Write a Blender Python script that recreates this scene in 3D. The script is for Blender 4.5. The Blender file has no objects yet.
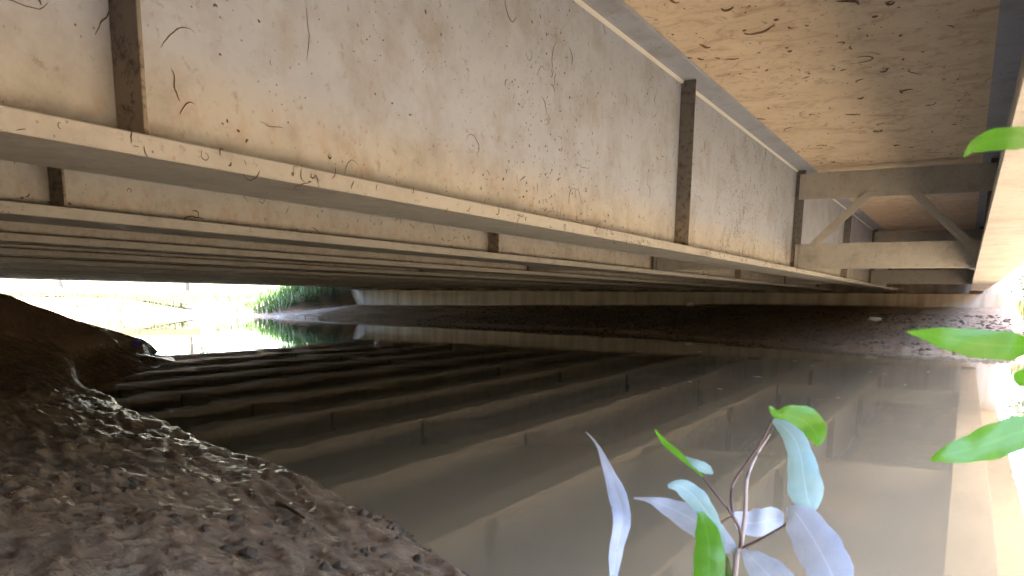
import bpy, bmesh, math, random
import numpy as np
from mathutils import Vector, Matrix

# ------------------------------------------------------------------ camera, world, sun, exposure
# world axes: X runs along the girders (towards the far abutment), Y across the bridge, Z up, water at 0
S = bpy.context.scene
C = S.collection
CAM_H = 0.98
F, PX, PY = 800.0, 512.0, 440.0
RIGHT = Vector((0.4891, -0.8721, 0.0097)).normalized()
UPV = Vector((0.1507, 0.0954, 0.9840)); UPV = (UPV - RIGHT*UPV.dot(RIGHT)).normalized()
FWD = UPV.cross(RIGHT)
cam_d = bpy.data.cameras.new('camera')
cam = bpy.data.objects.new('camera', cam_d); C.objects.link(cam)
M = Matrix((RIGHT, UPV, -FWD)).transposed().to_4x4()
M.translation = Vector((0, 0, CAM_H))
cam.matrix_world = M
cam_d.sensor_width = 36.0
cam_d.lens = F/1024*36
cam_d.shift_y = (PY-288)/1024
cam_d.clip_start = 0.02
cam_d.clip_end = 3000
cam_d.dof.use_dof = True
cam_d.dof.focus_distance = 5.0
cam_d.dof.aperture_fstop = 14.0
S.camera = cam

SUN = Vector((-0.30, -0.13, 0.94)).normalized()
elev = math.asin(SUN.z); rot = math.atan2(SUN.x, SUN.y)
W = bpy.data.worlds.new('World'); S.world = W; W.use_nodes = True
nt = W.node_tree
sky = nt.nodes.new('ShaderNodeTexSky'); sky.sky_type = 'NISHITA'; sky.sun_disc = False
sky.sun_elevation = elev; sky.sun_rotation = rot
sky.air_density = 1.0; sky.dust_density = 1.5; sky.ozone_density = 1.0
nt.links.new(sky.outputs[0], nt.nodes['Background'].inputs[0])
nt.nodes['Background'].inputs[1].default_value = 0.15
sl = bpy.data.lights.new('sun', 'SUN'); sl.energy = 4.5; sl.angle = math.radians(0.5); sl.color = (1, 0.97, 0.92)
so = bpy.data.objects.new('sun', sl); C.objects.link(so)
so.rotation_euler = SUN.to_track_quat('Z', 'Y').to_euler(); so.location = SUN*60
S.view_settings.view_transform = 'Standard'; S.view_settings.look = 'None'
S.view_settings.gamma = 1.0; S.view_settings.use_curve_mapping = False
S.view_settings.exposure = 4.4
S.render.engine = 'CYCLES'
cy = S.cycles
cy.use_denoising = True; cy.denoising_input_passes = 'RGB_ALBEDO'
cy.use_adaptive_sampling = False; cy.use_guiding = True; cy.use_surface_guiding = True; cy.guiding_training_samples = 64
cy.max_bounces = 10; cy.diffuse_bounces = 6; cy.glossy_bounces = 5; cy.transmission_bounces = 4
cy.caustics_reflective = False; cy.caustics_refractive = False
cy.sample_clamp_indirect = 8.0

rnd = random.Random(7)
rng = np.random.default_rng(11)

# ------------------------------------------------------------------ helpers
def ray(px, py):
    v = RIGHT*(px-PX) - UPV*(py-PY) + FWD*F
    return v.normalized()
def pix(px, py, dist):
    return Vector((0, 0, CAM_H)) + ray(px, py)*dist

def tag(o, label=None, cat=None, group=None, kind=None):
    if label: o['label'] = label
    if cat: o['category'] = cat
    if group: o['group'] = group
    if kind: o['kind'] = kind
    return o
def link(name, me, mat=None, parent=None):
    o = bpy.data.objects.new(name, me); C.objects.link(o)
    if mat and me is not None and not me.materials: me.materials.append(mat)
    if parent: o.parent = parent
    return o
def empty(name, loc=(0, 0, 0)):
    o = bpy.data.objects.new(name, None); C.objects.link(o); o.location = loc; o.empty_display_size = .2
    return o
def mesh_np(name, verts, faces, smooth=True):
    """verts (n,3), faces (m,k) of one size k"""
    verts = np.asarray(verts, np.float32); faces = np.asarray(faces, np.int32)
    me = bpy.data.meshes.new(name); k = faces.shape[1]
    me.vertices.add(len(verts)); me.vertices.foreach_set('co', verts.ravel())
    me.loops.add(faces.size); me.loops.foreach_set('vertex_index', faces.ravel())
    me.polygons.add(len(faces)); me.polygons.foreach_set('loop_start', np.arange(0, faces.size, k, dtype=np.int32))
    me.polygons.foreach_set('use_smooth', np.full(len(faces), smooth))
    me.update(); me.validate()
    return me
def box_mesh(name, boxes, bevel=0.0):
    """boxes: list of (x0,x1,y0,y1,z0,z1)"""
    bm = bmesh.new()
    for x0, x1, y0, y1, z0, z1 in boxes:
        r = bmesh.ops.create_cube(bm, size=1.0)
        for v in r['verts']:
            v.co = Vector(((x0+x1)/2+v.co.x*(x1-x0), (y0+y1)/2+v.co.y*(y1-y0), (z0+z1)/2+v.co.z*(z1-z0)))
    if bevel > 0:
        bmesh.ops.bevel(bm, geom=list(bm.edges), offset=bevel, segments=1, affect='EDGES')
    me = bpy.data.meshes.new(name); bm.to_mesh(me); bm.free()
    return me
def bar_mesh(name, a, b, w, t, nrm):
    """flat bar from a to b, width w, thickness t along nrm"""
    a = Vector(a); b = Vector(b); u = (b-a).normalized(); n = Vector(nrm).normalized(); s = u.cross(n)
    vs = []
    for p in (a, b):
        for sw, st in ((-1, -1), (1, -1), (1, 1), (-1, 1)):
            vs.append(p + s*sw*w/2 + n*st*t/2)
    fs = [(3, 2, 1, 0), (4, 5, 6, 7)] + [(i, (i+1) % 4, 4+(i+1) % 4, 4+i) for i in range(4)]
    me = bpy.data.meshes.new(name); me.from_pydata([tuple(v) for v in vs], [], fs); me.update()
    bm = bmesh.new(); bm.from_mesh(me); bmesh.ops.recalc_face_normals(bm, faces=bm.faces); bm.to_mesh(me); bm.free()
    return me

def _h(ix, iy, seed):
    n = (ix.astype(np.int64)*374761393 + iy.astype(np.int64)*668265263 + seed*974634777) & 0xffffffff
    n = ((n ^ (n >> 13))*1274126177) & 0xffffffff
    n = n ^ (n >> 16)
    return (n & 0xffff)/65535.0
def vnoise(x, y, seed=0):
    ix = np.floor(x); iy = np.floor(y); fx = x-ix; fy = y-iy
    fx = fx*fx*fx*(fx*(fx*6-15)+10); fy = fy*fy*fy*(fy*(fy*6-15)+10)
    a = _h(ix, iy, seed); b = _h(ix+1, iy, seed); c = _h(ix, iy+1, seed); d = _h(ix+1, iy+1, seed)
    return (a*(1-fx)+b*fx)*(1-fy) + (c*(1-fx)+d*fx)*fy
def fbm(x, y, octv=4, seed=0, gain=.5):
    s = 0; a = 1; tot = 0
    for i in range(octv):
        s = s + a*(vnoise(x*2**i+17.3*i, y*2**i-9.1*i, seed+i)*2-1); tot += a; a *= gain
    return s/tot

# node helper
class NT:
    def __init__(self, name):
        self.m = bpy.data.materials.new(name); self.m.use_nodes = True
        self.t = self.m.node_tree; self.b = self.t.nodes['Principled BSDF']; self.out = self.t.nodes['Material Output']
    def n(self, ty, **kw):
        nd = self.t.nodes.new('ShaderNode'+ty)
        for k, v in kw.items():
            if hasattr(nd, k): setattr(nd, k, v)
            else: nd.inputs[k.replace('_', ' ')].default_value = v
        return nd
    def l(self, a, b): self.t.links.new(a, b)
    def coord(self, scale=(1, 1, 1), src='Position'):
        if src == 'Position':
            o = self.n('NewGeometry').outputs['Position']
        else:
            o = self.n('TexCoord').outputs[src]
        mp = self.n('Mapping'); mp.inputs['Scale'].default_value = scale
        self.l(o, mp.inputs['Vector']); return mp.outputs[0]
    def noise(self, vec, scale, detail=4, rough=.55, dist=0.0):
        nd = self.n('TexNoise'); nd.inputs['Scale'].default_value = scale; nd.inputs['Detail'].default_value = detail
        nd.inputs['Roughness'].default_value = rough; nd.inputs['Distortion'].default_value = dist
        self.l(vec, nd.inputs['Vector']); return nd.outputs['Fac']
    def ramp(self, fac, stops):
        r = self.n('ValToRGB'); els = r.color_ramp.elements
        while len(els) < len(stops): els.new(.5)
        for e, (p, c) in zip(els, stops):
            e.position = p; e.color = (c, c, c, 1) if not hasattr(c, '__len__') else (*c, 1)
        self.l(fac, r.inputs[0]); return r.outputs[0]
    def mix(self, fac, a, b, mode='MIX'):
        m = self.n('MixRGB', blend_type=mode)
        for s, v in ((0, fac), (1, a), (2, b)):
            if hasattr(v, 'is_linked') or hasattr(v, 'links'): self.l(v, m.inputs[s])
            elif hasattr(v, '__len__'): m.inputs[s].default_value = (*v, 1)
            else: m.inputs[s].default_value = v
        return m.outputs[0]
    def math(self, op, a, b=0.0):
        m = self.n('Math', operation=op)
        for s, v in ((0, a), (1, b)):
            if hasattr(v, 'links'): self.l(v, m.inputs[s])
            else: m.inputs[s].default_value = v
        return m.outputs[0]
    def bump(self, h, strength, dist=.01, prev=None):
        b = self.n('Bump'); b.inputs['Strength'].default_value = strength; b.inputs['Distance'].default_value = dist
        self.l(h, b.inputs['Height'])
        if prev is not None: self.l(prev, b.inputs['Normal'])
        return b.outputs[0]
    def set(self, color=None, rough=None, normal=None, **kw):
        for key, v in (('Base Color', color), ('Roughness', rough), ('Normal', normal)):
            if v is None: continue
            if hasattr(v, 'links'): self.l(v, self.b.inputs[key])
            elif hasattr(v, '__len__'): self.b.inputs[key].default_value = (*v, 1)
            else: self.b.inputs[key].default_value = v
        for k, v in kw.items(): self.b.inputs[k.replace('_', ' ')].default_value = v
        return self.m

# ------------------------------------------------------------------ materials
FLOOD_Z = 1.72        # silt line left by high water on the girder webs
def steel_material(name, flange=False):
    k = NT(name); p = k.coord()
    big = k.noise(p, 1.3, 5); mid = k.noise(p, 7, 5, .65); fine = k.noise(p, 60, 3, .7)
    grey = k.mix(mid, (.265, .30, .385), (.34, .375, .46))
    silt = k.mix(mid, (.335, .33, .315), (.42, .415, .395))
    if flange:
        base = k.mix(k.ramp(big, [(.3, 0.0), (.7, 1.0)]), (.33, .325, .31), (.42, .41, .39))
    else:
        sep = k.n('SeparateXYZ'); k.l(p, sep.inputs[0])
        z = k.math('ADD', sep.outputs[2], k.math('MULTIPLY', k.math('SUBTRACT', big, .5), .16))
        z = k.math('ADD', z, k.math('MULTIPLY', k.math('SUBTRACT', mid, .5), .10))
        m = k.n('MapRange'); m.interpolation_type = 'SMOOTHSTEP'
        m.inputs['From Min'].default_value = FLOOD_Z-.22; m.inputs['From Max'].default_value = FLOOD_Z+.10
        k.l(z, m.inputs['Value'])
        base = k.mix(m.outputs[0], silt, grey)
        # rust runs just above the flange
        lo = k.n('MapRange'); lo.inputs['From Min'].default_value = 1.75; lo.inputs['From Max'].default_value = 1.40
        k.l(sep.outputs[2], lo.inputs['Value'])
        rn = k.noise(k.coord((3.0, 3.0, 2.0)), 3.2, 6, .72)
        rm = k.math('MULTIPLY', k.ramp(rn, [(.48, 0.0), (.62, 1.0)]), lo.outputs[0])
        base = k.mix(k.math('MULTIPLY', rm, .5), base, (.29, .165, .085))
    # pale bloom and grime patches
    g1 = k.ramp(k.noise(p, 2.6, 8, .7), [(.47, 0.0), (.68, .55)])
    base = k.mix(g1, base, (.19, .17, .15))
    g2 = k.ramp(k.noise(k.coord(), 19, 6, .75), [(.57, 0.0), (.68, .55)])
    base = k.mix(g2, base, (.17, .14, .11))
    # specks
    v = k.n('TexVoronoi'); v.inputs['Scale'].default_value = 26; k.l(p, v.inputs['Vector'])
    sp = k.ramp(v.outputs['Distance'], [(.05, 1.0), (.14, 0.0)])
    gate = k.ramp(k.noise(p, 3.1, 2), [(.48, 0.0), (.58, 1.0)])
    base = k.mix(k.math('MULTIPLY', k.math('MULTIPLY', sp, gate), .9), base, (.06, .045, .035))
    v2 = k.n('TexVoronoi'); v2.inputs['Scale'].default_value = 11; k.l(p, v2.inputs['Vector'])
    sp2 = k.ramp(v2.outputs['Distance'], [(.04, 1.0), (.10, 0.0)])
    base = k.mix(k.math('MULTIPLY', sp2, .55), base, (.33, .16, .07))
    nb = k.bump(fine, .25, .004); nb = k.bump(mid, .22, .01, nb)
    return k.set(base, k.ramp(mid, [(.3, .5), (.7, .75)]), nb, Specular_IOR_Level=.35)
def shaded_grime_material():  # grime, with the shade on the stiffeners put into the colour
    k = NT('shaded_grimy_steel'); p = k.coord()
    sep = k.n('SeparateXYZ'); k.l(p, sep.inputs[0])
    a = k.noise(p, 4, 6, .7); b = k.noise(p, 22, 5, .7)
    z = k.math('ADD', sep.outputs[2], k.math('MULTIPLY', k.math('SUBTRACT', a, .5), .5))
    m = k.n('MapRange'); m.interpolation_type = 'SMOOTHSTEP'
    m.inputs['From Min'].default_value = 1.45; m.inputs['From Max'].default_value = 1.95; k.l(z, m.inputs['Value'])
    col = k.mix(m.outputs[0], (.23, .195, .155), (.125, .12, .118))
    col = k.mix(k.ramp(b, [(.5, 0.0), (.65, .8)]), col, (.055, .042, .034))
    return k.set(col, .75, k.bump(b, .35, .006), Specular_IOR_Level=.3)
M_GRIME_SHADE = shaded_grime_material()
M_WEB = steel_material('weathered_web_steel')
M_FLANGE = steel_material('silted_flange_steel', True)

k = NT('weld_pale'); M_WELD = k.set((.72, .71, .70), .45)  # even pale tone for the upper weld strip

k = NT('deck_soffit'); p = k.coord()
a = k.noise(p, 1.6, 6, .65); b = k.noise(k.coord((1.1, .8, 1)), 3.2, 8, .74, 1.4)
col = k.mix(k.ramp(a, [(.3, 0.0), (.7, 1.0)]), (.55, .445, .335), (.65, .545, .43))
col = k.mix(k.ramp(b, [(.50, 0.0), (.70, .75)]), col, (.30, .185, .11))
c = k.noise(k.coord((.8, 1.1, 1)), 6, 5, .66, 2.6)
col = k.mix(k.ramp(c, [(.60, 0.0), (.70, .8)]), col, (.15, .09, .052))
c2 = k.noise(p, 42, 3, .7)
col = k.mix(k.ramp(c2, [(.64, 0.0), (.72, .6)]), col, (.14, .085, .05))
M_DECK = k.set(col, .85, k.bump(c2, .3, .006, k.bump(b, .35, .01)))

k = NT('abutment_concrete'); p = k.coord()
a = k.noise(p, 1.2, 6, .65); st = k.noise(k.coord((1, 1.6, .12)), 1.6, 5, .6)
col = k.mix(k.ramp(st, [(.35, 0.0), (.66, 1.0)]), (.52, .47, .39), (.27, .23, .19))
col = k.mix(k.math('MULTIPLY', a, .5), col, (.42, .38, .32))
M_CONC = k.set(col, .9, k.bump(k.noise(p, 25, 5, .7), .3, .01))

k = NT('pale_parapet_concrete'); p = k.coord()
M_CONC2 = k.set(k.mix(k.noise(p, 2, 5), (.42, .39, .34), (.55, .52, .46)), .9)

k = NT('wet_mud'); p = k.coord()
at = k.n('Attribute', attribute_name='cover'); wet = k.n('Attribute', attribute_name='wet')
a = k.noise(p, 2.2, 6, .65); b = k.noise(p, 16, 7, .72); c = k.noise(p, 85, 5, .75)
col = k.mix(k.ramp(a, [(.32, 0.0), (.68, 1.0)]), (.29, .19, .122), (.40, .27, .175))
col = k.mix(k.ramp(b, [(.44, 0.0), (.66, .6)]), col, (.235, .148, .088))
col = k.mix(k.ramp(k.noise(k.coord((1, .55, 1)), 30, 6, .75, .8), [(.54, 0.0), (.70, .75)]), col, (.06, .036, .023))
fs = k.noise(p, 120, 5, .8)
col = k.mix(k.ramp(fs, [(.52, 0.0), (.64, .75)]), col, (.07, .045, .030))
col = k.mix(k.ramp(k.noise(p, 70, 5, .8), [(.56, 0.0), (.70, .6)]), col, (.36, .26, .18))
col = k.mix(k.ramp(k.noise(p, 5, 6, .75, 1.0), [(.50, 0.0), (.68, .55)]), col, (.12, .075, .048))
grs = k.mix(k.noise(p, .9, 6, .7), (.040, .052, .025), (.090, .085, .050))
col = k.mix(at.outputs['Fac'], col, grs)
st0 = k.noise(k.coord((1, .3, 1)), 14, 4, .6)
rr = k.ramp(k.noise(k.coord((1, .3, 1)), 11, 5, .7), [(.38, .20), (.60, .8)])
rough = k.mix(wet.outputs['Fac'], rr, k.ramp(st0, [(.38, .13), (.62, .34)]))
rough = k.mix(at.outputs['Fac'], rough, (.95, .95, .95))
st = k.noise(k.coord((1, .22, 1)), 60, 4, .6)
calm = k.math('SUBTRACT', 1.0, k.math('MULTIPLY', wet.outputs['Fac'], .5))
nb = k.bump(k.math('MULTIPLY', c, calm), .6, .014, k.bump(st, .8, .016, k.bump(k.math('MULTIPLY', b, calm), .5, .022)))
k.l(k.math('ADD', k.math('MULTIPLY', wet.outputs['Fac'], .45), .45), k.b.inputs['Specular IOR Level'])
M_MUD = k.set(col, rough, nb)

k = NT('muddy_water'); p = k.coord()
a = k.noise(k.coord((1.0, .45, 1)), 1.1, 3, .5); b = k.noise(k.coord((1.0, .5, 1)), 5.5, 3, .55)
nb = k.bump(b, .010, .02, k.bump(a, .035, .06))
col = k.mix(k.noise(p, .35, 3), (.265, .196, .116), (.31, .235, .144))
M_WATER = k.set(col, .014, nb, IOR=1.6, Specular_IOR_Level=.5)

def plain(name, c1, c2, scale=8, rough=.8, spec=.3):
    k = NT(name); p = k.coord()
    a = k.noise(p, scale, 5, .65)
    return k.set(k.mix(k.ramp(a, [(.3, 0.0), (.7, 1.0)]), c1, c2), rough, k.bump(k.noise(p, scale*5, 4, .7), .3, .004), Specular_IOR_Level=spec)
M_ROOT = plain('dried_root_brown', (.055, .040, .029), (.12, .085, .058), 30)
M_SMEAR = plain('mud_smear', (.10, .062, .038), (.20, .125, .078), 14)
M_CLOD = plain('dark_clod', (.05, .032, .02), (.17, .105, .062), 20, .7)
M_GRAVEL = plain('bank_gravel', (.05, .036, .027), (.15, .112, .085), 6, .8)
M_TWIG = plain('twig_bark', (.07, .045, .03), (.13, .09, .06), 60)
M_BARK = plain('tree_bark', (.10, .075, .05), (.20, .155, .11), 12)
M_LITTER = plain('pale_litter', (.60, .58, .55), (.78, .76, .73), 30, .5)
M_BLUE = plain('blue_plastic', (.10, .10, .42), (.14, .13, .5), 20, .35)
M_BEIGE = plain('beige_wall_render', (.10, .075, .045), (.14, .10, .06), 3)
M_BRICK = plain('brown_block', (.16, .09, .05), (.24, .14, .08), 9)

def leaf_material(name, c1, c2, rough=.35, trans=.35, tcol=None, vein=True):
    k = NT(name); p = k.coord(src='UV')
    n = k.ramp(k.noise(k.coord(), 38, 5, .65), [(.3, 0.0), (.7, 1.0)])
    col = k.mix(n, c1, c2)
    if vein:
        sep = k.n('SeparateXYZ'); k.l(p, sep.inputs[0])
        dv = k.math('ABSOLUTE', k.math('SUBTRACT', sep.outputs[0], .5))
        mr = k.ramp(dv, [(.0, .9), (.03, 0.0)])
        col = k.mix(mr, col, tuple(min(1, x*1.25+.03) for x in c2))
        wv = k.math('ADD', k.math('MULTIPLY', sep.outputs[1], 26), k.math('MULTIPLY', dv, -12))
        rib = k.math('SINE', k.math('MULTIPLY', wv, 6.28))
        col = k.mix(k.ramp(rib, [(.80, 0.0), (1.0, .22)]), col, tuple(min(1, x*1.2+.02) for x in c2))
        nb = k.bump(rib, .04, .002)
        k.l(nb, k.b.inputs['Normal'])
        spot = k.ramp(k.noise(k.coord(), 160, 3, .7), [(.66, 0.0), (.74, .7)])
        col = k.mix(spot, col, (.20, .14, .06))
    k.set(col, rough, None, Specular_IOR_Level=.5)
    tr = k.n('BsdfTranslucent'); tc = tcol or c2
    tr.inputs[0].default_value = (*tc, 1)
    ms = k.n('MixShader'); ms.inputs[0].default_value = trans
    k.l(k.b.outputs[0], ms.inputs[1]); k.l(tr.outputs[0], ms.inputs[2]); k.l(ms.outputs[0], k.out.inputs[0])
    return k.m
M_LEAF = leaf_material('leaf_green', (.07, .21, .015), (.12, .30, .03), .35, .42, (.15, .44, .03))
M_LEAFSHEEN = leaf_material('leaf_sky_sheen', (.34, .40, .52), (.50, .56, .68), .38, .25, (.40, .46, .52))  # sky sheen on the leaves put into the pale colour
M_LEAFCYAN = leaf_material('leaf_grey_green', (.28, .46, .50), (.42, .60, .62), .38, .25, (.25, .40, .30))
M_TREELEAF = leaf_material('tree_foliage', (.045, .085, .02), (.085, .13, .035), .5, .3, (.10, .18, .04), False)
M_SHRUBLEAF = leaf_material('shrub_foliage', (.05, .10, .03), (.10, .17, .055), .5, .3, (.10, .20, .04), False)
M_GRASS = leaf_material('grass_blade', (.08, .11, .04), (.18, .17, .09), .6, .3, (.12, .15, .05), False)

# ------------------------------------------------------------------ ground (one sheet) and water
NB_D = [-90, -30, -10, -3, 0, 1.5, 1.87, 2.85, 3.58, 5.24, 7.3, 9.2, 10.6, 11.7, 12.3, 13.5, 18, 24, 28, 32, 90]
NB_T = [-9, -3, -0.6, 0.7, 1.62, 2.25, 2.45, 2.92, 3.18, 3.83, 4.66, 5.75, 7.4, 8.75, 8.3, 7.2, 6.5, 6.5, 6.5, 5, -10]
FB_D = [-90, -30, -10, -.4, 1.0, 4.2, 9.3, 17.7, 21.7, 26.8, 90]
FB_T = [26, 18, 16.4, 16.85, 16.8, 18.4, 21.6, 23.3, 24.1, 24.6, 26]
def smooth(a, b, x):
    s = np.clip((x-a)/(b-a), 0, 1); return s*s*(3-2*s)
def ground_h(t, d):
    wob = .06*fbm(t*.9, d*.9, 3, 5)
    tw = np.interp(d, NB_D, NB_T) + wob*np.clip(.3+d*.12, .25, 2.0)
    tf = np.interp(d, FB_D, FB_T) + wob*4
    s = (tw-t)*.88                                  # inland on the near side
    u = (t-tf)                                      # inland on the far side
    near = np.where(s > 0, .13*(1-np.exp(-np.maximum(s, 0)/.07)) + .19*s + .012*np.maximum(s, 0)**2, s*.55)
    near = np.minimum(near, 3.0+.0*s)
    under = smooth(-3.2, -1.2, d)*(1-smooth(25.2, 26.3, d))
    # far bank: gentle under the deck, cone of the embankment outside it
    fu = np.where(u > 0, .06*(1-np.exp(-np.maximum(u, 0)/.15)) + .075*np.minimum(u, 9), u*.5)
    cone = np.clip(1-(d-26)/9.0, .12, 1)
    fo_left = np.where(u > 0, .40*np.minimum(u, 9)*cone, u*.5)
    fo_right = np.where(u > 0, .10*np.minimum(u, 4) + .30*np.maximum(np.minimum(u-4, 8), 0), u*.5)
    fo = np.where(d > 12, fo_left, fo_right)
    far = fu*under + fo*(1-under)
    h = np.maximum(near, far)
    h = np.maximum(h, -.9)
    # bank across the view beyond the bridge (the stream turns away behind the mound)
    lb = (d-29.4-.35*(t-20)*-.30)*1.0
    left = np.where(lb > 0, .42*np.minimum(lb, 1.6)+.02*np.maximum(lb-1.6, 0), -.9)*smooth(14, 17, t) + -.9*(1-smooth(14, 17, t))
    h = np.maximum(h, np.where(d > 28.5, left, -.9))
    # unseen bank added upstream to cut low light under the deck
    rb = -5.6-d+.6*fbm(t*.3, d*.3, 2, 61)
    h = np.maximum(h, np.where(rb > 0, .30*np.minimum(rb, 4), -.9)*smooth(-90, -60, d)-.9*(1-smooth(-90, -60, d)))
    # mound on the near bank
    q = ((t-5.3)/2.3)**2 + ((d-10.6)/1.7)**2 - .7*((t-5.3)/2.3)*((d-10.6)/1.7)
    h = np.where(h > -.3, h + .50*np.exp(-q*1.25)*smooth(-.25, .05, h), h)
    h = np.where(q < 3, np.maximum(h, .80*np.exp(-q*1.35)-.10), h)
    # relief
    dry = smooth(-.08, .10, h)
    dist = np.sqrt(t*t+d*d)
    am = dry*smooth(40, 15, dist)
    lump = fbm(t*3.1, d*3.1, 4, 21)
    h = h + .035*am*lump
    ang = .52
    a1 = t*math.cos(ang)-d*math.sin(ang); a2 = t*math.sin(ang)+d*math.cos(ang)
    rip = fbm(a1*23, a2*4.2, 3, 33)
    cl = np.maximum(fbm(t*13, d*13, 4, 44, .6)-.05, 0)
    fadef = smooth(11, 4, dist)*dry
    edge = 1-smooth(.16, .34, h)
    crumb = np.maximum(fbm(t*27, d*27, 3, 55, .6)-.08, 0)
    pit = np.minimum(fbm(t*8, d*8, 3, 58, .6)+.12, 0)
    h = h + fadef*(rip*(.010+.016*edge) + (.034*cl + .014*crumb + .018*pit)*(1-edge*.85))
    out = 1-under
    h = h + out*dry*.15*fbm(t*.35, d*.35, 4, 70)*smooth(.15, .8, h)
    return h, under
def grade(segs):
    xs = [segs[0][0]]
    for x0, x1, s0, s1 in segs:
        x = xs[-1]
        while x < x1-1e-6:
            q = (x-x0)/(x1-x0); x = min(x1, x + s0*(s1/s0)**q); xs.append(x)
    return np.array(xs)
tt = grade([(-1200, -60, 300, 12), (-60, -6, 8, .6), (-6, 0.2, .5, .03), (.2, 3.4, .0125, .0125), (3.4, 9.5, .016, .05), (9.5, 31, .07, .16), (31, 70, .3, 8), (70, 1400, 10, 300)])
dd = grade([(-1300, -60, 300, 12), (-60, -8, 8, .5), (-8, -.2, .4, .04), (-.2, 3.6, .0135, .0135), (3.6, 12.6, .018, .05), (12.6, 33, .09, .16), (33, 70, .3, 8), (70, 1400, 10, 300)])
TT, DD = np.meshgrid(tt, dd, indexing='ij')
HH, UND = ground_h(TT, DD)
nt_, nd_ = TT.shape
idx = np.arange(nt_*nd_).reshape(nt_, nd_)
faces = np.stack([idx[:-1, :-1], idx[1:, :-1], idx[1:, 1:], idx[:-1, 1:]], -1).reshape(-1, 4)
hm = HH.ravel()
keep = (hm[faces].max(1) > -.35)                    # the bed below the opaque muddy water is never seen
gm = mesh_np('ground', np.stack([TT, DD, HH], -1).reshape(-1, 3), faces[keep])
cover = (np.maximum(1-UND, smooth(24.9, 25.4, DD))*smooth(.10, .45, HH)*(0.55+.45*smooth(-.25, .2, fbm(TT*.6, DD*.6, 3, 90)))).ravel()
wetm = ((1-smooth(.14, .42, HH + .05*fbm(TT*2, DD*2, 3, 91)))*(1-smooth(11, 13, TT))).ravel()
for nme, arr in (('cover', cover), ('wet', wetm)):
    at_ = gm.attributes.new(nme, 'FLOAT', 'POINT'); at_.data.foreach_set('value', arr.astype(np.float32))
bm = bmesh.new(); bm.from_mesh(gm)
bmesh.ops.delete(bm, geom=[v for v in bm.verts if not v.link_faces], context='VERTS'); bm.to_mesh(gm); bm.free()
ground = tag(link('ground', gm, M_MUD), kind='structure')
def gh(t, d):
    return float(ground_h(np.array([float(t)]), np.array([float(d)]))[0][0])
wm = mesh_np('water', [(-1200, -1300, 0), (1400, -1300, 0), (1400, 1400, 0), (-1200, 1400, 0)], [(0, 1, 2, 3)], False)
tag(link('water', wm, M_WATER), kind='structure')

# ------------------------------------------------------------------ the bridge
T0, T1 = -7.5, 31.0
FW, FT = 0.46, 0.062
ZB, ZF, ZW, ZS = 1.356, 1.418, 2.820, 2.846         # flange bottom / flange top / web top / deck soffit
EDGE = [-0.460, 2.10, 4.25, 6.50, 8.78, 11.08, 13.38, 15.68, 17.98, 20.28, 22.58, 24.88, 26.3]
EDGE = EDGE[:12]
bridge = tag(empty('bridge', (0, 0, .012)), 'wide road bridge of parallel beige steel girders crossing low over muddy stream', 'bridge')
bridge.rotation_euler[1] = .0035      # the deck falls slightly towards the far abutment

deck = link('deck', box_mesh('deck', [(T0-1, T1+1.5, -1.25, 26.4, ZS, ZS+.26)]), M_DECK, bridge)
deck['label'] = 'brown stained deck soffit with dark smears above the girders'
for y0, y1 in ((-1.25, -1.0), (26.15, 26.4)):
    link('parapet', box_mesh('parapet', [(T0-1, T1+1.5, y0, y1, ZS+.262, ZS+1.15)], .02), M_CONC2, bridge)

web_me = box_mesh('girder_web', [(T0, T1, -.007, .007, ZF, ZW)])
bf_me = box_mesh('bottom_flange', [(T0, T1, -FW/2, FW/2, ZB, ZF)], .004)
outer_flange_me = box_mesh('bottom_flange', [(T0, T1, -FW/2, FW/2-.045, ZB, ZF)], .004); outer_flange_me.materials.append(M_FLANGE)
tf_me = box_mesh('top_flange', [(T0, T1, -FW/2, FW/2, ZW+.001, ZS+.02)], .003)
weld_me = box_mesh('weld_bead', [(T0, T1, -.026, -.0075, ZW-.022, ZW)])
weld2_me = box_mesh('weld_bead', [(T0, T1, -.017, -.0075, ZF+.0005, ZF+.010)])
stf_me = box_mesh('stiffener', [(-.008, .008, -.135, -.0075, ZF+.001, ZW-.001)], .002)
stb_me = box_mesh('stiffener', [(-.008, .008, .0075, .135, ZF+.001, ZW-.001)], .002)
for me, m in ((web_me, M_WEB), (bf_me, M_FLANGE), (tf_me, M_WEB), (weld_me, M_WELD), (weld2_me, M_FLANGE), (stf_me, M_GRIME_SHADE), (stb_me, M_GRIME_SHADE)):
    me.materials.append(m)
GLAB = ['outer girder nearest the open bank, its pale flange underside overhead', 'large grey and beige girder web nearest the camera',
        'second girder seen in a strip under the first flange']
FRAME_T = [12.5, 23.3]
girders = []
for i, e in enumerate(EDGE):
    y = e+FW/2
    g = link('girder', web_me, None, bridge); g.location = (0, y, 0)
    if i < 3: g['label'] = GLAB[i]
    for nm, me in (('bottom_flange', outer_flange_me if i == 0 else bf_me), ('top_flange', tf_me)):
        link(nm, me, None, g)
    link('weld_bead', weld_me, None, g); link('weld_bead', weld2_me, None, g)
    ts = [-3.8, 1.66, 7.08, 12.5, 17.9, 23.3, 28.7] if i != 2 else [-1.9, 2.75, 7.45, 12.5, 17.9, 23.3, 28.7]
    for t in ts:
        if 0 < i < 3 or (i >= 3 and t in FRAME_T):
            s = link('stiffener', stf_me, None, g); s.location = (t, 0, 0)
        if i in (0,) and t in FRAME_T:
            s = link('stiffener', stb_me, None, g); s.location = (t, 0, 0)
    girders.append(g)

# end bearings on the abutment seat
bear_me = box_mesh('bearing', [(30.35, 30.75, -.2, .2, 1.262, ZB-.002)], .01); bear_me.materials.append(M_GRIME_SHADE)
for e in EDGE:
    link('bearing', bear_me, None, bridge).location = (0, e+FW/2, 0)

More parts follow.
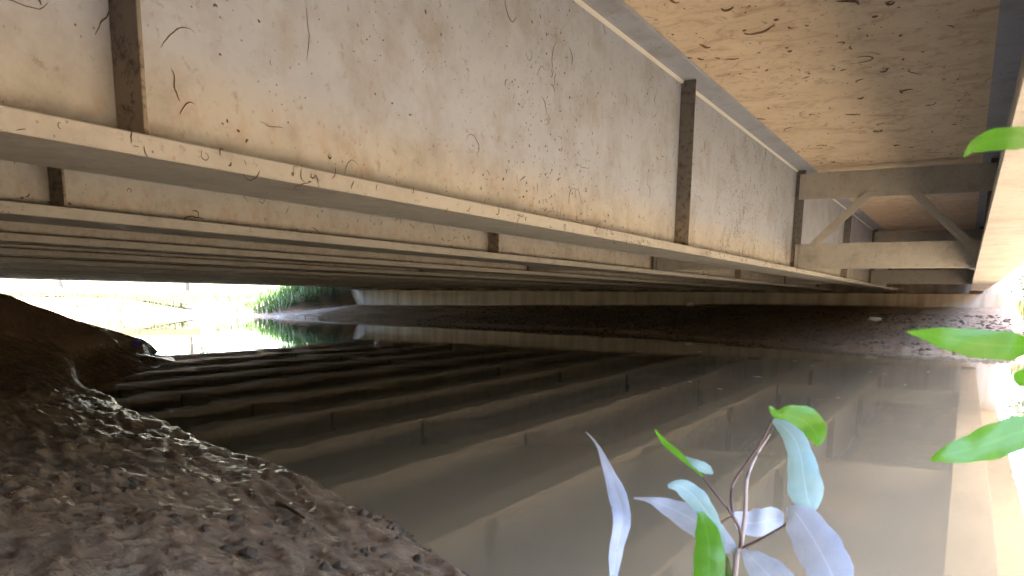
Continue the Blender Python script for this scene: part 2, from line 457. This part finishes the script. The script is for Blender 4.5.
# cross frames between girders
def make_frame(w):
    """K frame of clear width w between two stiffeners; origin at the right-hand girder's web"""
    y0, y1 = .145, w-.145
    gus = [box_mesh('gusset', [(-.022, -.009, y-.10, y+.10, za, zb)]) for y in (y0+.02, y1-.02) for za, zb in ((1.44, 1.78), (2.41, 2.76))]
    def chord(za, zb):
        return box_mesh('chord', [(-.036, -.023, y0-.02, y1+.02, za, zb), (-.0225, .075, y0+.12, y1-.12, za, za+.014), (-.0225, .075, y0+.12, y1-.12, zb-.014, zb)], .002)
    cb, ct = chord(1.432, 1.785), chord(2.405, 2.765)
    mid = (y0+y1)/2
    d1 = bar_mesh('diagonal', (-.050, mid+.27, 2.45), (-.050, y1-.16, 1.76), .11, .014, (1, 0, 0))
    d2 = bar_mesh('diagonal', (-.050, mid-.27, 2.45), (-.050, y0+.16, 1.76), .11, .014, (1, 0, 0))
    for me in (*gus, cb, ct, d1, d2): me.materials.append(M_FLANGE)
    return gus, cb, ct, d1, d2
for i in range(len(EDGE)-1):
    w = EDGE[i+1]-EDGE[i]
    if i < 2 or i == 2: kit = make_frame(w)
    for t in FRAME_T:
        fr = empty('cross_frame'); fr.parent = bridge; fr.location = (t-.012, EDGE[i]+FW/2, 0)
        for gm_ in kit[0]: link('gusset', gm_, None, fr)
        link('chord', kit[1], None, fr); link('chord', kit[2], None, fr)
        link('diagonal', kit[3], None, fr); link('diagonal', kit[4], None, fr)
        if i == 0: fr['label'] = 'beige bracing frame across the outer bay' if t < 20 else 'farther dim bracing frame in the outer bay'

# dried rootlets and mud marks left by floods, stuck to the steel and the soffit
def squiggles(name, n, place, lmin, lmax, wmin, wmax, parent, mat, seed, curl=1.3):
    r = random.Random(seed); V = []; Fc = []
    for _ in range(n):
        u, v = place(r)[:2]; org, eu, ev, en = place.frame
        L = lmin*(lmax/lmin)**(r.random()**1.6); wd = r.uniform(wmin, wmax); ns = r.randint(6, 10)
        a = r.uniform(0, 6.283); c = r.gauss(0, curl)
        b0 = len(V)
        for i in range(ns+1):
            q = i/ns; hw = wd*(.25+.75*math.sin(math.pi*min(.98, .08+q*.9)))/2
            P = org + eu*u + ev*v
            sd = eu*(-math.sin(a)) + ev*math.cos(a)
            V += [P+sd*hw+en*.0006, P+en*(hw*.9+.001), P-sd*hw+en*.0006]
            if i:
                k0 = b0+3*(i-1); Fc += [(k0, k0+3, k0+4, k0+1), (k0+1, k0+4, k0+5, k0+2)]
            u += math.cos(a)*L/ns; v += math.sin(a)*L/ns; a += c/ns*2 + r.gauss(0, .26)
    me = mesh_np(name, [tuple(p) for p in V], Fc)
    return tag(link(name, me, mat, parent), kind='stuff')
def rect_place(org, eu, ev, en, u0, u1, v0, v1, bias=None):
    def f(r):
        while True:
            u = r.uniform(u0, u1); v = r.uniform(v0, v1)
            if bias is None or r.random() < bias((u-u0)/(u1-u0), (v-v0)/(v1-v0), u, v): return u, v
    f.frame = (Vector(org), Vector(eu), Vector(ev), Vector(en)); return f
def patch(u, v, s=1.1, seed=3):
    return float(vnoise(np.array([u*s]), np.array([v*s]), seed)[0])
g1y = 0.0
web_place = rect_place((0, -.0075, 0), (1, 0, 0), (0, 0, 1), (0, -1, 0), .6, 12.4, ZF+.01, ZW-.02,
                       lambda a, b, u, v: (patch(u, v)**2*1.3)*(.35+.65*(1-b)) + .12)
squiggles('rootlets', 330, web_place, .02, .24, .002, .0055, girders[1], M_ROOT, 3)
squiggles('mud_specks', 1300, web_place, .005, .028, .004, .009, girders[1], M_ROOT, 4)
fl_place = rect_place((0, -FW/2, 0), (1, 0, 0), (0, 0, 1), (0, -1, 0), .6, 12.4, ZB+.008, ZF-.006)
squiggles('rootlets', 130, fl_place, .02, .10, .002, .006, girders[1], M_ROOT, 5)
web2 = rect_place((0, -.0075, 0), (1, 0, 0), (0, 0, 1), (0, -1, 0), 1.5, 16, ZF+.01, ZF+.6)
squiggles('rootlets', 300, web2, .02, .22, .004, .010, girders[2], M_ROOT, 6)
sof = rect_place((0, 0, ZS), (1, 0, 0), (0, 1, 0), (0, 0, -1), 2.5, 12.3, .05, 2.08, lambda a, b, u, v: patch(u, v, 1.6, 8)**1.5*1.6)
squiggles('mud_smears', 130, sof, .03, .34, .006, .026, deck, M_SMEAR, 7, 1.2)
squiggles('mud_specks', 260, sof, .008, .05, .006, .015, deck, M_SMEAR, 9)

# abutment
ab = empty('abutment', (30, 12.5, 0)); tag(ab, 'pale concrete abutment wall along the dark far bank under the girders', 'abutment')
def child(name, me, mat):
    o = link(name, me, mat, ab); o.location = (-30, -12.5, 0); return o
child('wall', box_mesh('wall', [(30.0, 31.2, -1.2, 26.0, -.3, 1.165)], .02), M_CONC)
child('backwall', box_mesh('backwall', [(31.21, 31.6, -1.2, 26.0, -.3, ZS-.13)]), M_CONC)

# ------------------------------------------------------------------ stones and clods on the banks
def lump_mesh(r, sub=1):
    bm = bmesh.new(); bmesh.ops.create_icosphere(bm, subdivisions=sub, radius=1.0)
    for v in bm.verts: v.co *= 1+r.uniform(-.32, .30)
    vs = np.array([v.co[:] for v in bm.verts]); fs = np.array([[v.index for v in f.verts] for f in bm.faces]); bm.free()
    return vs, fs
LUMPS = [lump_mesh(random.Random(100+i)) for i in range(6)]
def scatter(name, pts, smin, smax, mat, seed, flat=.65, sink=.3, power=2.5):
    r = random.Random(seed); V = []; Fc = []; n0 = 0
    P = np.array(pts); Hs = ground_h(P[:, 0], P[:, 1])[0]
    for (t, d), h in zip(pts, Hs):
        if h < .005: continue
        vs, fs = LUMPS[r.randrange(6)]
        s = smin*(smax/smin)**(r.random()**power); a = r.uniform(0, 6.28)
        sc = np.array([s*r.uniform(.8, 1.5), s*r.uniform(.7, 1.1), s*flat*r.uniform(.7, 1.2)])
        q = vs*sc; ca, sa = math.cos(a), math.sin(a)
        q = np.stack([q[:, 0]*ca-q[:, 1]*sa+t, q[:, 0]*sa+q[:, 1]*ca+d, q[:, 2]+h+sc[2]*(1-sink*2)*.5], -1)
        V.append(q); Fc.append(fs+n0); n0 += len(vs)
    me = mesh_np(name, np.concatenate(V), np.concatenate(Fc), False)
    o = link(name, me, mat); return tag(o, kind='stuff')
pts = []
for _ in range(2800):
    d = .6+8*rnd.random()**1.4; tw = np.interp(d, NB_D, NB_T); t = tw-.1-rnd.random()*3.0
    if patch(t, d, 2.3, 13) > .48: pts.append((t, d))
tag(scatter('mud_clods', pts, .003, .018, M_CLOD, 5), 'small dark mud clods strewn over the near bank', 'mud clods')
pts = []
for _ in range(5200):
    d = -3+20*rnd.random()**1.9; tf = np.interp(d, FB_D, FB_T); t = tf+.05+rnd.random()**1.3*7
    if t < 29.6: pts.append((t, d))
tag(scatter('bank_stones', pts, .012, .06, M_GRAVEL, 6, .6, .25, 2.2), 'dark stones and clods covering the far bank slope', 'stones')

def view_ground(px, py):
    v = ray(px, py)
    for q in np.arange(1.0, 14.0, .02):
        p = Vector((0, 0, CAM_H))+v*float(q)
        if p.z <= gh(p.x, p.y): return p
    return p
pts = []
for cx_, cy_, n_, sp_ in ((385, 520, 9, .05), (415, 540, 14, .08), (345, 548, 12, .09), (300, 560, 10, .10), (440, 560, 8, .06), (250, 530, 8, .10), (150, 520, 10, .15), (90, 480, 10, .2)):
    p = view_ground(cx_, cy_)
    pts += [(p.x+rnd.gauss(0, sp_), p.y+rnd.gauss(0, sp_)) for _ in range(n_)]
tag(scatter('dark_crumbs', pts, .008, .026, M_ROOT, 8, .7, .2, 1.2), 'clusters of blackish crumbs on the lit end of the near bank', 'crumbs')

# ------------------------------------------------------------------ vegetation outside
def ribbon_blades(name, pts, h0, h1, w, mat, seed, lean=.45):
    r = random.Random(seed); V = []; Fc = []
    P = np.array(pts); Hs = ground_h(P[:, 0], P[:, 1])[0]
    for (t, d), h in zip(pts, Hs):
        if h < .02: continue
        H = r.uniform(h0, h1); a = r.uniform(0, 6.283); l = r.uniform(0, lean)*H
        bx, by = math.cos(a), math.sin(a); sx, sy = -by*w/2, bx*w/2; n = len(V)
        z0 = h-.02
        V += [(t-sx, d-sy, z0), (t+sx, d+sy, z0), (t-sx*.8+bx*l*.3, d-sy*.8+by*l*.3, z0+H*.55), (t+sx*.8+bx*l*.3, d+sy*.8+by*l*.3, z0+H*.55), (t+bx*l, d+by*l, z0+H)]
        Fc += [(n, n+1, n+3, n+2), (n+2, n+3, n+4, n+4)]
    Fq = [f for f in Fc if f[2] != f[3]]; Ft = [f[:3] for f in Fc if f[2] == f[3]]
    me = bpy.data.meshes.new(name); me.from_pydata(V, [], Fq+Ft); me.update()
    return link(name, me, mat)
pts = [(rnd.uniform(15, 29), 29.6+rnd.random()**1.3*6) for _ in range(5000)]
tag(ribbon_blades('grass', pts, .08, .42, .03, M_GRASS, 1), 'sunlit grass on the bank beyond the far side of the bridge', 'grass', kind='stuff')
pts = []
for _ in range(1700):
    d = 25.6+rnd.random()*2.6; pts.append((np.interp(d, FB_D, FB_T)+.3+rnd.random()*8, d))
tag(ribbon_blades('green_ground_cover', pts, .15, .55, .06, M_SHRUBLEAF, 2), 'bright green growth on the embankment slope beside the abutment', 'ground cover', kind='stuff')
pts = []
for _ in range(3500):
    d = -1.2-rnd.random()**1.5*8; pts.append((np.interp(d, FB_D, FB_T)+.6+rnd.random()*9, d))
tag(ribbon_blades('bank_grass', pts, .15, .55, .04, M_GRASS, 3), 'pale sunlit grass on the far bank outside the outer girder', 'grass', kind='stuff')

def tree(name, label, cat, base, height, rad, nleaf, leaf, mat, seed, group=None, trunk_r=.12, crown_lo=.35, droop=0):
    r = random.Random(seed)
    root = empty(name, base); tag(root, label, cat, group)
    V = []; Fc = []
    def limb(a, b, ra, rb, seg=4):
        a = Vector(a); b = Vector(b); ax = (b-a).normalized(); s = ax.orthogonal().normalized(); u = ax.cross(s)
        mid = Vector((r.uniform(-1, 1), r.uniform(-1, 1), r.uniform(-.3, .3)))*(b-a).length*.10
        pr = None
        for i in range(seg+1):
            q = i/seg; c = a.lerp(b, q)+mid*math.sin(q*math.pi); rr = ra+(rb-ra)*q; n = len(V)
            for j in range(6):
                V.append(tuple(c+(s*math.cos(j*1.0472)+u*math.sin(j*1.0472))*rr))
            if pr is not None:
                for j in range(6): Fc.append((pr+j, pr+(j+1) % 6, n+(j+1) % 6, n+j))
            pr = n
    limb((0, 0, -.15), (0, 0, height*.8), trunk_r, trunk_r*.25, 7)
    tips = []
    for i in range(11):
        q = crown_lo + (.95-crown_lo)*i/10; a = i*2.4+r.uniform(-.4, .4)
        wr = rad*math.sin(math.pi*min(.95, .22+.75*(q-crown_lo)/(1-crown_lo)))*r.uniform(.7, 1.05)
        st = Vector((0, 0, height*q*.75)); en = Vector((math.cos(a)*wr, math.sin(a)*wr, height*(q+.10)-droop*wr))
        limb(st, en, trunk_r*.38, trunk_r*.07); tips += [(st.lerp(en, f), rad*.30) for f in (.55, .8, 1.0)]
    tips.append((Vector((0, 0, height*.9)), rad*.35))
    me = bpy.data.meshes.new('trunk'); me.from_pydata(V, [], Fc); me.update()
    link('trunk', me, M_BARK, root)
    LV = []; LF = []
    for i in range(nleaf):
        c, cr = tips[r.randrange(len(tips))]
        o = Vector((r.gauss(0, 1), r.gauss(0, 1), r.gauss(0, .75)))*cr*.62
        p = c+o; a = Vector((r.gauss(0, 1), r.gauss(0, 1), r.gauss(0, .5)-droop)).normalized(); b = a.orthogonal().normalized()
        b = (Matrix.Rotation(r.uniform(0, 3.14), 3, a) @ b)
        L = leaf*r.uniform(.7, 1.3); n = len(LV)
        LV += [tuple(p), tuple(p+a*L*.5+b*L*.24), tuple(p+a*L), tuple(p+a*L*.5-b*L*.24)]; LF.append((n, n+1, n+2, n+3))
    lm = mesh_np('crown', LV, LF, False)
    link('crown', lm, mat, root)
    return root
for j, (t, d, h, rd, lab) in enumerate([
        (31, 50, 6.5, 2.8, 'tree in glare at the left of the far opening'),
        (38, 47, 7.0, 3.0, 'tree in glare at the middle of the far opening')]):
    tree('tree', lab, 'tree', (t, d, gh(t, d)), h, rd, 3200, .30, M_TREELEAF, 40+j, 'trees beyond the far side of the bridge', .16)
for j, (t, d, h, rd, m, lab) in enumerate([
        (27.6, 26.9, 1.3, .8, M_SHRUBLEAF, 'green shrub on the embankment at the end of the far girder')]):
    tree('shrub', lab, 'shrub', (t, d, gh(t, d)), h, rd, 1300, .14, m, 60+j, None, .03, .15)
for j, (t, d, h, rd, lab) in enumerate([
        (19.6, -1.75, 1.5, .75, 'pale leafy shrub on the far bank just right of the outer girder end'),
        (21.5, -3.4, 2.2, 1.2, 'taller pale shrub at the right edge behind the bank shrub')]):
    tree('shrub', lab, 'shrub', (t, d, gh(t, d)), h, rd, 2200, .13, M_SHRUBLEAF, 70+j, 'shrubs on the far bank outside the bridge', .03, .15, .1)
def leaf_screen(name, n, seed):  # unseen leaves added to keep low light out of the deep bays
    r = random.Random(seed); P = []
    for _ in range(n):
        t = r.uniform(-12, 42); q = r.random()
        d = -7.0-2.4*r.random(); top = 2.2+.5*math.sin(t*1.1)+.4*math.sin(t*2.7+1)
        P.append((t, d, q*top))
    Hs = ground_h(np.array([a[0] for a in P]), np.array([a[1] for a in P]))[0]
    LV = []; LF = []
    for (t, d, z), h in zip(P, Hs):
        p = Vector((t, d, h+z)); a = Vector((r.gauss(0, 1), r.gauss(0, 1), r.gauss(.2, .5))).normalized()
        b = Matrix.Rotation(r.uniform(0, 3.14), 3, a) @ a.orthogonal().normalized()
        L = .28*r.uniform(.7, 1.3); m = len(LV)
        LV += [tuple(p), tuple(p+a*L*.5+b*L*.28), tuple(p+a*L), tuple(p+a*L*.5-b*L*.28)]; LF.append((m, m+1, m+2, m+3))
    return link(name, mesh_np(name, LV, LF, False), M_TREELEAF)
tag(leaf_screen('leaf_screen', 38000, 31), 'unseen leafy screen added upstream to block low sky light', 'leaf_screen', kind='stuff')

# low wall and a brown block on the sunlit bank beyond the bridge
lw = tag(link('low_wall', box_mesh('low_wall', [(-4.2, 3.4, -.12, .12, -.05, .27)], .015), M_BEIGE), 'low beige wall in glare on the bank beyond the far girder', 'wall')
lw.location = (21.5, 31.3, .64); lw.rotation_euler[2] = math.radians(-38)
bb = tag(link('brown_box', box_mesh('brown_box', [(-.42, .42, -.2, .2, -.25, .22), (-.45, .45, -.23, .23, .2205, .25)], .01), M_BRICK), 'small brown box against the left end of the beige wall', 'box')
bb.location = (19.2, 31.7, .55); bb.rotation_euler[2] = math.radians(-38)

# ------------------------------------------------------------------ plants close to the camera
def leaf_mesh(name, path, curl=.25, twist=0.0, fold=.25):
    """path: list of (px, py, distance, half width in pixels) tip to stalk, shown where they grow"""
    P = [pix(x, y, q) for x, y, q, w in path]; Wd = [w*q/F for x, y, q, w in path]
    # resample smoothly
    n = 16; Q = []; Ws = []
    def cr(a, b, c, d, u): return .5*((2*b)+(c-a)*u+(2*a-5*b+4*c-d)*u*u+(3*b-a-3*c+d)*u**3)
    m = len(P)-1
    for i in range(n+1):
        s = i/n*m; j = min(int(s), m-1); u = s-j
        g = lambda L, q: L[max(0, min(m, q))]
        Q.append(cr(g(P, j-1), g(P, j), g(P, j+1), g(P, j+2), u)); Ws.append(max(.0004, cr(g(Wd, j-1), g(Wd, j), g(Wd, j+1), g(Wd, j+2), u)))
    V = []; Fc = []; UV = []
    K = 6
    for i in range(n+1):
        tg = (Q[min(n, i+1)]-Q[max(0, i-1)]).normalized()
        view = (Vector((0, 0, CAM_H))-Q[i]).normalized()
        nr = (view - tg*view.dot(tg)).normalized()
        sd = tg.cross(nr)
        ang = twist*(i/n-.5)*2 if not hasattr(twist, '__len__') else twist[0]+(twist[1]-twist[0])*i/n
        Rm = Matrix.Rotation(ang, 3, tg); sd = Rm @ sd; nr = Rm @ nr
        for j in range(K+1):
            v = j/K*2-1
            edge = 1+.05*math.sin(i*1.9+j)
            V.append(tuple(Q[i] + sd*v*Ws[i]*edge + nr*(abs(v)*fold - curl*v*v)*Ws[i] + nr*Ws[i]*.10*math.sin(i*1.1+v*2)))
            UV.append((j/K, i/n))
    for i in range(n):
        for j in range(K):
            a = i*(K+1)+j; Fc.append((a, a+1, a+K+2, a+K+1))
    me = mesh_np(name, V, Fc)
    uv = me.uv_layers.new(name='UVMap')
    li = np.zeros(len(me.loops), np.int32); me.loops.foreach_get('vertex_index', li)
    uv.data.foreach_set('uv', np.array(UV, np.float32)[li].ravel())
    return me
def tube_mesh(name, P, R_, seg=7):
    V = []; Fc = []; pr = None
    for i, c in enumerate(P):
        tg = (P[min(len(P)-1, i+1)]-P[max(0, i-1)]).normalized(); s = tg.orthogonal().normalized(); u = tg.cross(s); n = len(V)
        for j in range(seg):
            a = j/seg*6.2832; V.append(tuple(c+(s*math.cos(a)+u*math.sin(a))*R_[i]))
        if pr is not None:
            for j in range(seg): Fc.append((pr+j, pr+(j+1) % seg, n+(j+1) % seg, n+j))
        pr = n
    return mesh_np(name, V, Fc)
def subdiv(P, k=4):
    out = []
    for i in range(len(P)-1):
        a = P[max(0, i-1)]; b = P[i]; c = P[i+1]; d = P[min(len(P)-1, i+2)]
        for j in range(k):
            u = j/k; out.append(.5*((2*b)+(c-a)*u+(2*a-5*b+4*c-d)*u*u+(3*b-a-3*c+d)*u**3))
    out.append(P[-1]); return out
def plant(name, label, foot, stems, leaves):
    root = tag(empty(name, foot), label, 'plant')
    inv = Vector(foot)
    for pth, r0, r1, m in stems:
        P = subdiv(pth, 5); n = len(P)
        o = link('stem', tube_mesh('stem', P, [r0+(r1-r0)*i/(n-1) for i in range(n)]), m, root); o.location = -inv
    for pth, m, kw, lab in leaves:
        o = link('leaf', leaf_mesh('leaf', pth, **kw), m, root); o.location = -inv
        if lab: o['label'] = lab
    return root
D0 = .86
ft = pix(735, 640, D0); foot = Vector((ft.x, ft.y, gh(ft.x, ft.y)))
k = NT('stem_purple_brown'); M_STEM = k.set(k.mix(k.noise(k.coord(), 90, 3), (.09, .055, .05), (.17, .11, .10)), .6)
k = NT('stem_pale'); M_STEM2 = k.set(k.mix(k.noise(k.coord(), 90, 3), (.30, .24, .22), (.42, .36, .33)), .55)
ftv = foot-Vector((0, 0, .03))
stems = [
    ([ftv, pix(734, 590, D0), pix(740, 552, D0), pix(745, 515, D0), pix(747, 480, D0), pix(756, 456, D0+.02), pix(770, 434, D0+.03)], .0034, .0012, M_STEM2),
    ([pix(739, 556, D0), pix(741, 535, D0-.01), pix(733, 516, D0-.02), pix(719, 498, D0-.02), pix(703, 477, D0-.01)], .0020, .0010, M_STEM),
    ([pix(733, 516, D0-.02), pix(732, 487, D0), pix(745, 466, D0+.01), pix(760, 444, D0+.01), pix(772, 421, D0+.01)], .0017, .0011, M_STEM),
    ([pix(742, 548, D0), pix(757, 541, D0-.01), pix(775, 531, D0-.02), pix(790, 522, D0-.03)], .0017, .0010, M_STEM),
    ([ftv, pix(722, 610, D0+.03), pix(724, 570, D0+.02), pix(722, 552, D0)], .0022, .0012, M_STEM),
    ([ftv+Vector((.01, .03, 0)), pix(640, 640, D0-.03), pix(614, 600, D0-.06), pix(613, 576, D0-.06)], .0022, .0014, M_STEM),
    ([pix(733, 516, D0-.02), pix(726, 519, D0-.02), pix(718, 525, D0-.02)], .0012, .0008, M_STEM),
]
leaves = [
    ([(586, 432, D0-.02, .4), (598, 446, D0-.03, 1.5), (608, 470, D0-.04, 5), (618, 497, D0-.05, 9), (622, 522, D0-.06, 8.5), (616, 550, D0-.06, 7), (613, 584, D0-.06, 3)], M_LEAFSHEEN, dict(twist=(.5, -.4), fold=.35), 'long narrow pale leaf standing apart on the left'),
    ([(655, 430, D0+.01, 1.0), (664, 441, D0, 4), (680, 455, D0, 4.5), (693, 465, D0-.01, 4), (703, 477, D0-.01, 1)], M_LEAF, dict(twist=(.9, .8), fold=.4), None),
    ([(713, 474, D0-.02, .8), (706, 469, D0-.02, 5), (695, 463, D0-.02, 4), (686, 457, D0-.01, 1)], M_LEAFCYAN, dict(twist=.3, fold=.2), None),
    ([(817, 446, D0+.03, 1), (817, 436, D0+.03, 9), (808, 424, D0+.02, 14), (792, 416, D0+.01, 11), (776, 414, D0+.01, 4), (770, 406, D0+.01, 1.5)], M_LEAF, dict(twist=.15, fold=.15), 'green folded leaf at the top of the plant'),
    ([(813, 511, D0-.03, 4), (808, 500, D0-.03, 14), (804, 480, D0-.03, 15.5), (801, 458, D0-.02, 12), (795, 440, D0-.01, 10), (784, 427, D0, 7), (773, 420, D0+.01, 2)], M_LEAFCYAN, dict(twist=.15, fold=.12), 'drooping pale blue green leaf on the right'),
    ([(668, 486, D0-.05, 2), (680, 486, D0-.05, 7), (694, 496, D0-.05, 10), (705, 510, D0-.05, 9), (716, 528, D0-.04, 6), (724, 545, D0-.03, 2)], M_LEAFCYAN, dict(twist=(-.3, .4), fold=.2), None),
    ([(700, 512, D0-.06, 2), (705, 525, D0-.06, 9), (709, 545, D0-.07, 13.5), (709, 570, D0-.07, 15), (709, 596, D0-.07, 12), (718, 612, D0-.05, 3)], M_LEAF, dict(twist=.1, fold=.12), 'upright bright green leaf in front'),
    ([(634, 498, D0+.03, 1), (650, 500, D0+.02, 3), (668, 507, D0+.02, 9), (690, 518, D0+.01, 13), (712, 534, D0, 13), (728, 546, D0, 8), (737, 553, D0, 2)], M_LEAFSHEEN, dict(twist=(-.3, .3), fold=.2), None),
    ([(784, 520, D0+.03, 5), (776, 519, D0+.03, 11), (762, 522, D0+.02, 13), (748, 523, D0+.02, 12), (737, 517, D0+.01, 6), (733, 516, D0, 1.5)], M_LEAFSHEEN, dict(twist=.3, fold=.25), None),
    ([(846, 602, D0-.1, 6), (836, 585, D0-.1, 17), (826, 562, D0-.09, 21), (814, 540, D0-.07, 20), (801, 520, D0-.05, 16), (792, 510, D0-.04, 7), (789, 520, D0-.03, 1)], M_LEAFSHEEN, dict(twist=.2, fold=.12), 'broad pale leaf at the lower right'),
    ([(800, 612, D0-.06, 4), (786, 596, D0-.05, 16), (770, 577, D0-.04, 18), (756, 562, D0-.03, 12), (746, 553, D0-.02, 5), (743, 549, D0-.01, 1.5)], M_LEAFSHEEN, dict(twist=(-.2, .3), fold=.15), None),
    ([(716, 610, D0+.04, 4), (718, 592, D0+.04, 12), (722, 574, D0+.03, 10), (726, 556, D0+.02, 2)], M_TREELEAF, dict(twist=.2, fold=.2), None),
]
plant('leafy_sapling', 'leafy sapling with pale drooping leaves growing up in front of the water', foot, stems, leaves)

D1 = .62
f2 = pix(1120, 640, D1+.05); foot2 = Vector((f2.x, f2.y, gh(f2.x, f2.y))); f2v = foot2-Vector((0, 0, .03))
stems = [([f2v, pix(1090, 560, D1), pix(1064, 470, D1), pix(1042, 390, D1), pix(1040, 330, D1), pix(1050, 240, D1+.02), pix(1062, 150, D1+.02), pix(1072, 90, D1+.02)], .0034, .0012, M_STEM),
         ([pix(1042, 398, D1), pix(1036, 392, D1)], .0012, .0010, M_STEM)]
leaves = [
    ([(964, 157, D1, .6), (972, 148, D1, 5), (988, 141, D1, 8.5), (1010, 138, D1, 9.5), (1034, 140, D1+.01, 7), (1060, 150, D1+.02, 1.5)], M_LEAF, dict(twist=(.5, .2), fold=.3), 'bright green leaf tip in front of the outer girder'),
    ([(907, 332, D1-.02, .6), (925, 334, D1-.02, 5), (950, 339, D1-.02, 10), (980, 344, D1-.01, 12), (1010, 346, D1, 12), (1032, 345, D1, 6), (1041, 343, D1, 1.5)], M_LEAF, dict(twist=.15, fold=.15), 'bright green leaf pointing left across the water edge'),
    ([(930, 460, D1-.04, .8), (945, 455, D1-.04, 7), (970, 449, D1-.03, 12), (995, 441, D1-.02, 15), (1020, 432, D1-.01, 14), (1044, 428, D1, 7), (1054, 430, D1, 1.5)], M_LEAF, dict(twist=.15, fold=.15), 'lowest bright green leaf over the muddy water'),
    ([(1016, 384, D1, 3), (1022, 380, D1, 9), (1032, 380, D1, 9), (1042, 385, D1, 2)], M_LEAF, dict(twist=.4, fold=.2), None),
]
plant('broadleaf_shoot', 'shoot with bright green leaves reaching in at the right edge', foot2, stems, leaves)

# ------------------------------------------------------------------ litter, twig, floating bits
def crumple(name, loc, s, mat, label, cat, seed):
    r = random.Random(seed); bm = bmesh.new(); bmesh.ops.create_icosphere(bm, subdivisions=2, radius=1)
    for v in bm.verts: v.co = Vector((v.co.x*s[0], v.co.y*s[1], v.co.z*s[2]))*(1+r.uniform(-.3, .3))
    me = bpy.data.meshes.new(name); bm.to_mesh(me); bm.free()
    o = tag(link(name, me, mat), label, cat); o.location = loc; return o
def on_far(px, py):
    v = ray(px, py); best = None
    for q in np.arange(10, 40, .05):
        p = Vector((0, 0, CAM_H))+v*float(q)
        if p.z <= gh(p.x, p.y): return p
    return p
p = on_far(874, 321); crumple('litter_scrap', (p.x, p.y, gh(p.x, p.y)+.05), (.06, .18, .05), M_LITTER, 'white scrap of litter on the far bank below the bracing frame', 'litter', 1)
p = on_far(690, 306); crumple('litter_scrap', (p.x, p.y, gh(p.x, p.y)+.05), (.08, .14, .07), M_LITTER, 'small pale scrap on the bank top before the abutment', 'litter', 2)
def on_ground(px, py, q0=1.0, q1=14.0):
    v = ray(px, py)
    for q in np.arange(q0, q1, .01):
        p = Vector((0, 0, CAM_H))+v*float(q)
        if p.z <= gh(p.x, p.y): return p
    return p
a = on_ground(278, 507); b = on_ground(304, 521)
tw_ = tube_mesh('fallen_twig', subdiv([a+Vector((0, 0, .012)), a.lerp(b, .4)+Vector((.004, 0, .016)), b+Vector((0, 0, .010))], 4), [.012, .009, .008, .008, .007, .007, .006, .005, .004])
tag(link('fallen_twig', tw_, M_TWIG), 'short dark twig lying on the near mud bank', 'twig')
p = on_ground(135, 347)
crumple('plastic_scrap', (p.x, p.y, gh(p.x, p.y)+.03), (.10, .12, .06), M_BLUE, 'blue scrap at the tip of the dark mud mound', 'litter', 4)
V = []; Fc = []
for px_, py_, s in [(795, 361, .05), (812, 366, .04), (757, 377, .09), (720, 389, .04), (870, 372, .04), (885, 374, .04), (640, 352, .05), (560, 360, .05), (905, 385, .03), (838, 398, .03), (700, 352, .06), (663, 388, .04), (690, 382, .03), (928, 372, .05), (128, 402, .03), (172, 412, .03)]:
    v = ray(px_, py_); q = -CAM_H/v.z; c = Vector((0, 0, CAM_H))+v*q; n = len(V); a = rnd.uniform(0, 3.14)
    for kx, ky, kz in ((-1, 0, .003), (0, -.4, .009), (1, 0, .004), (0, .4, .010)):
        V.append((c.x+s*(kx*math.cos(a)-ky*math.sin(a)), c.y+s*(kx*math.sin(a)+ky*math.cos(a)), kz))
    Fc.append((n, n+1, n+2, n+3))
tag(link('floating_scraps', mesh_np('floating_scraps', V, Fc, False), M_LITTER), 'tiny pale scraps floating on the muddy water', 'floating debris', kind='stuff')
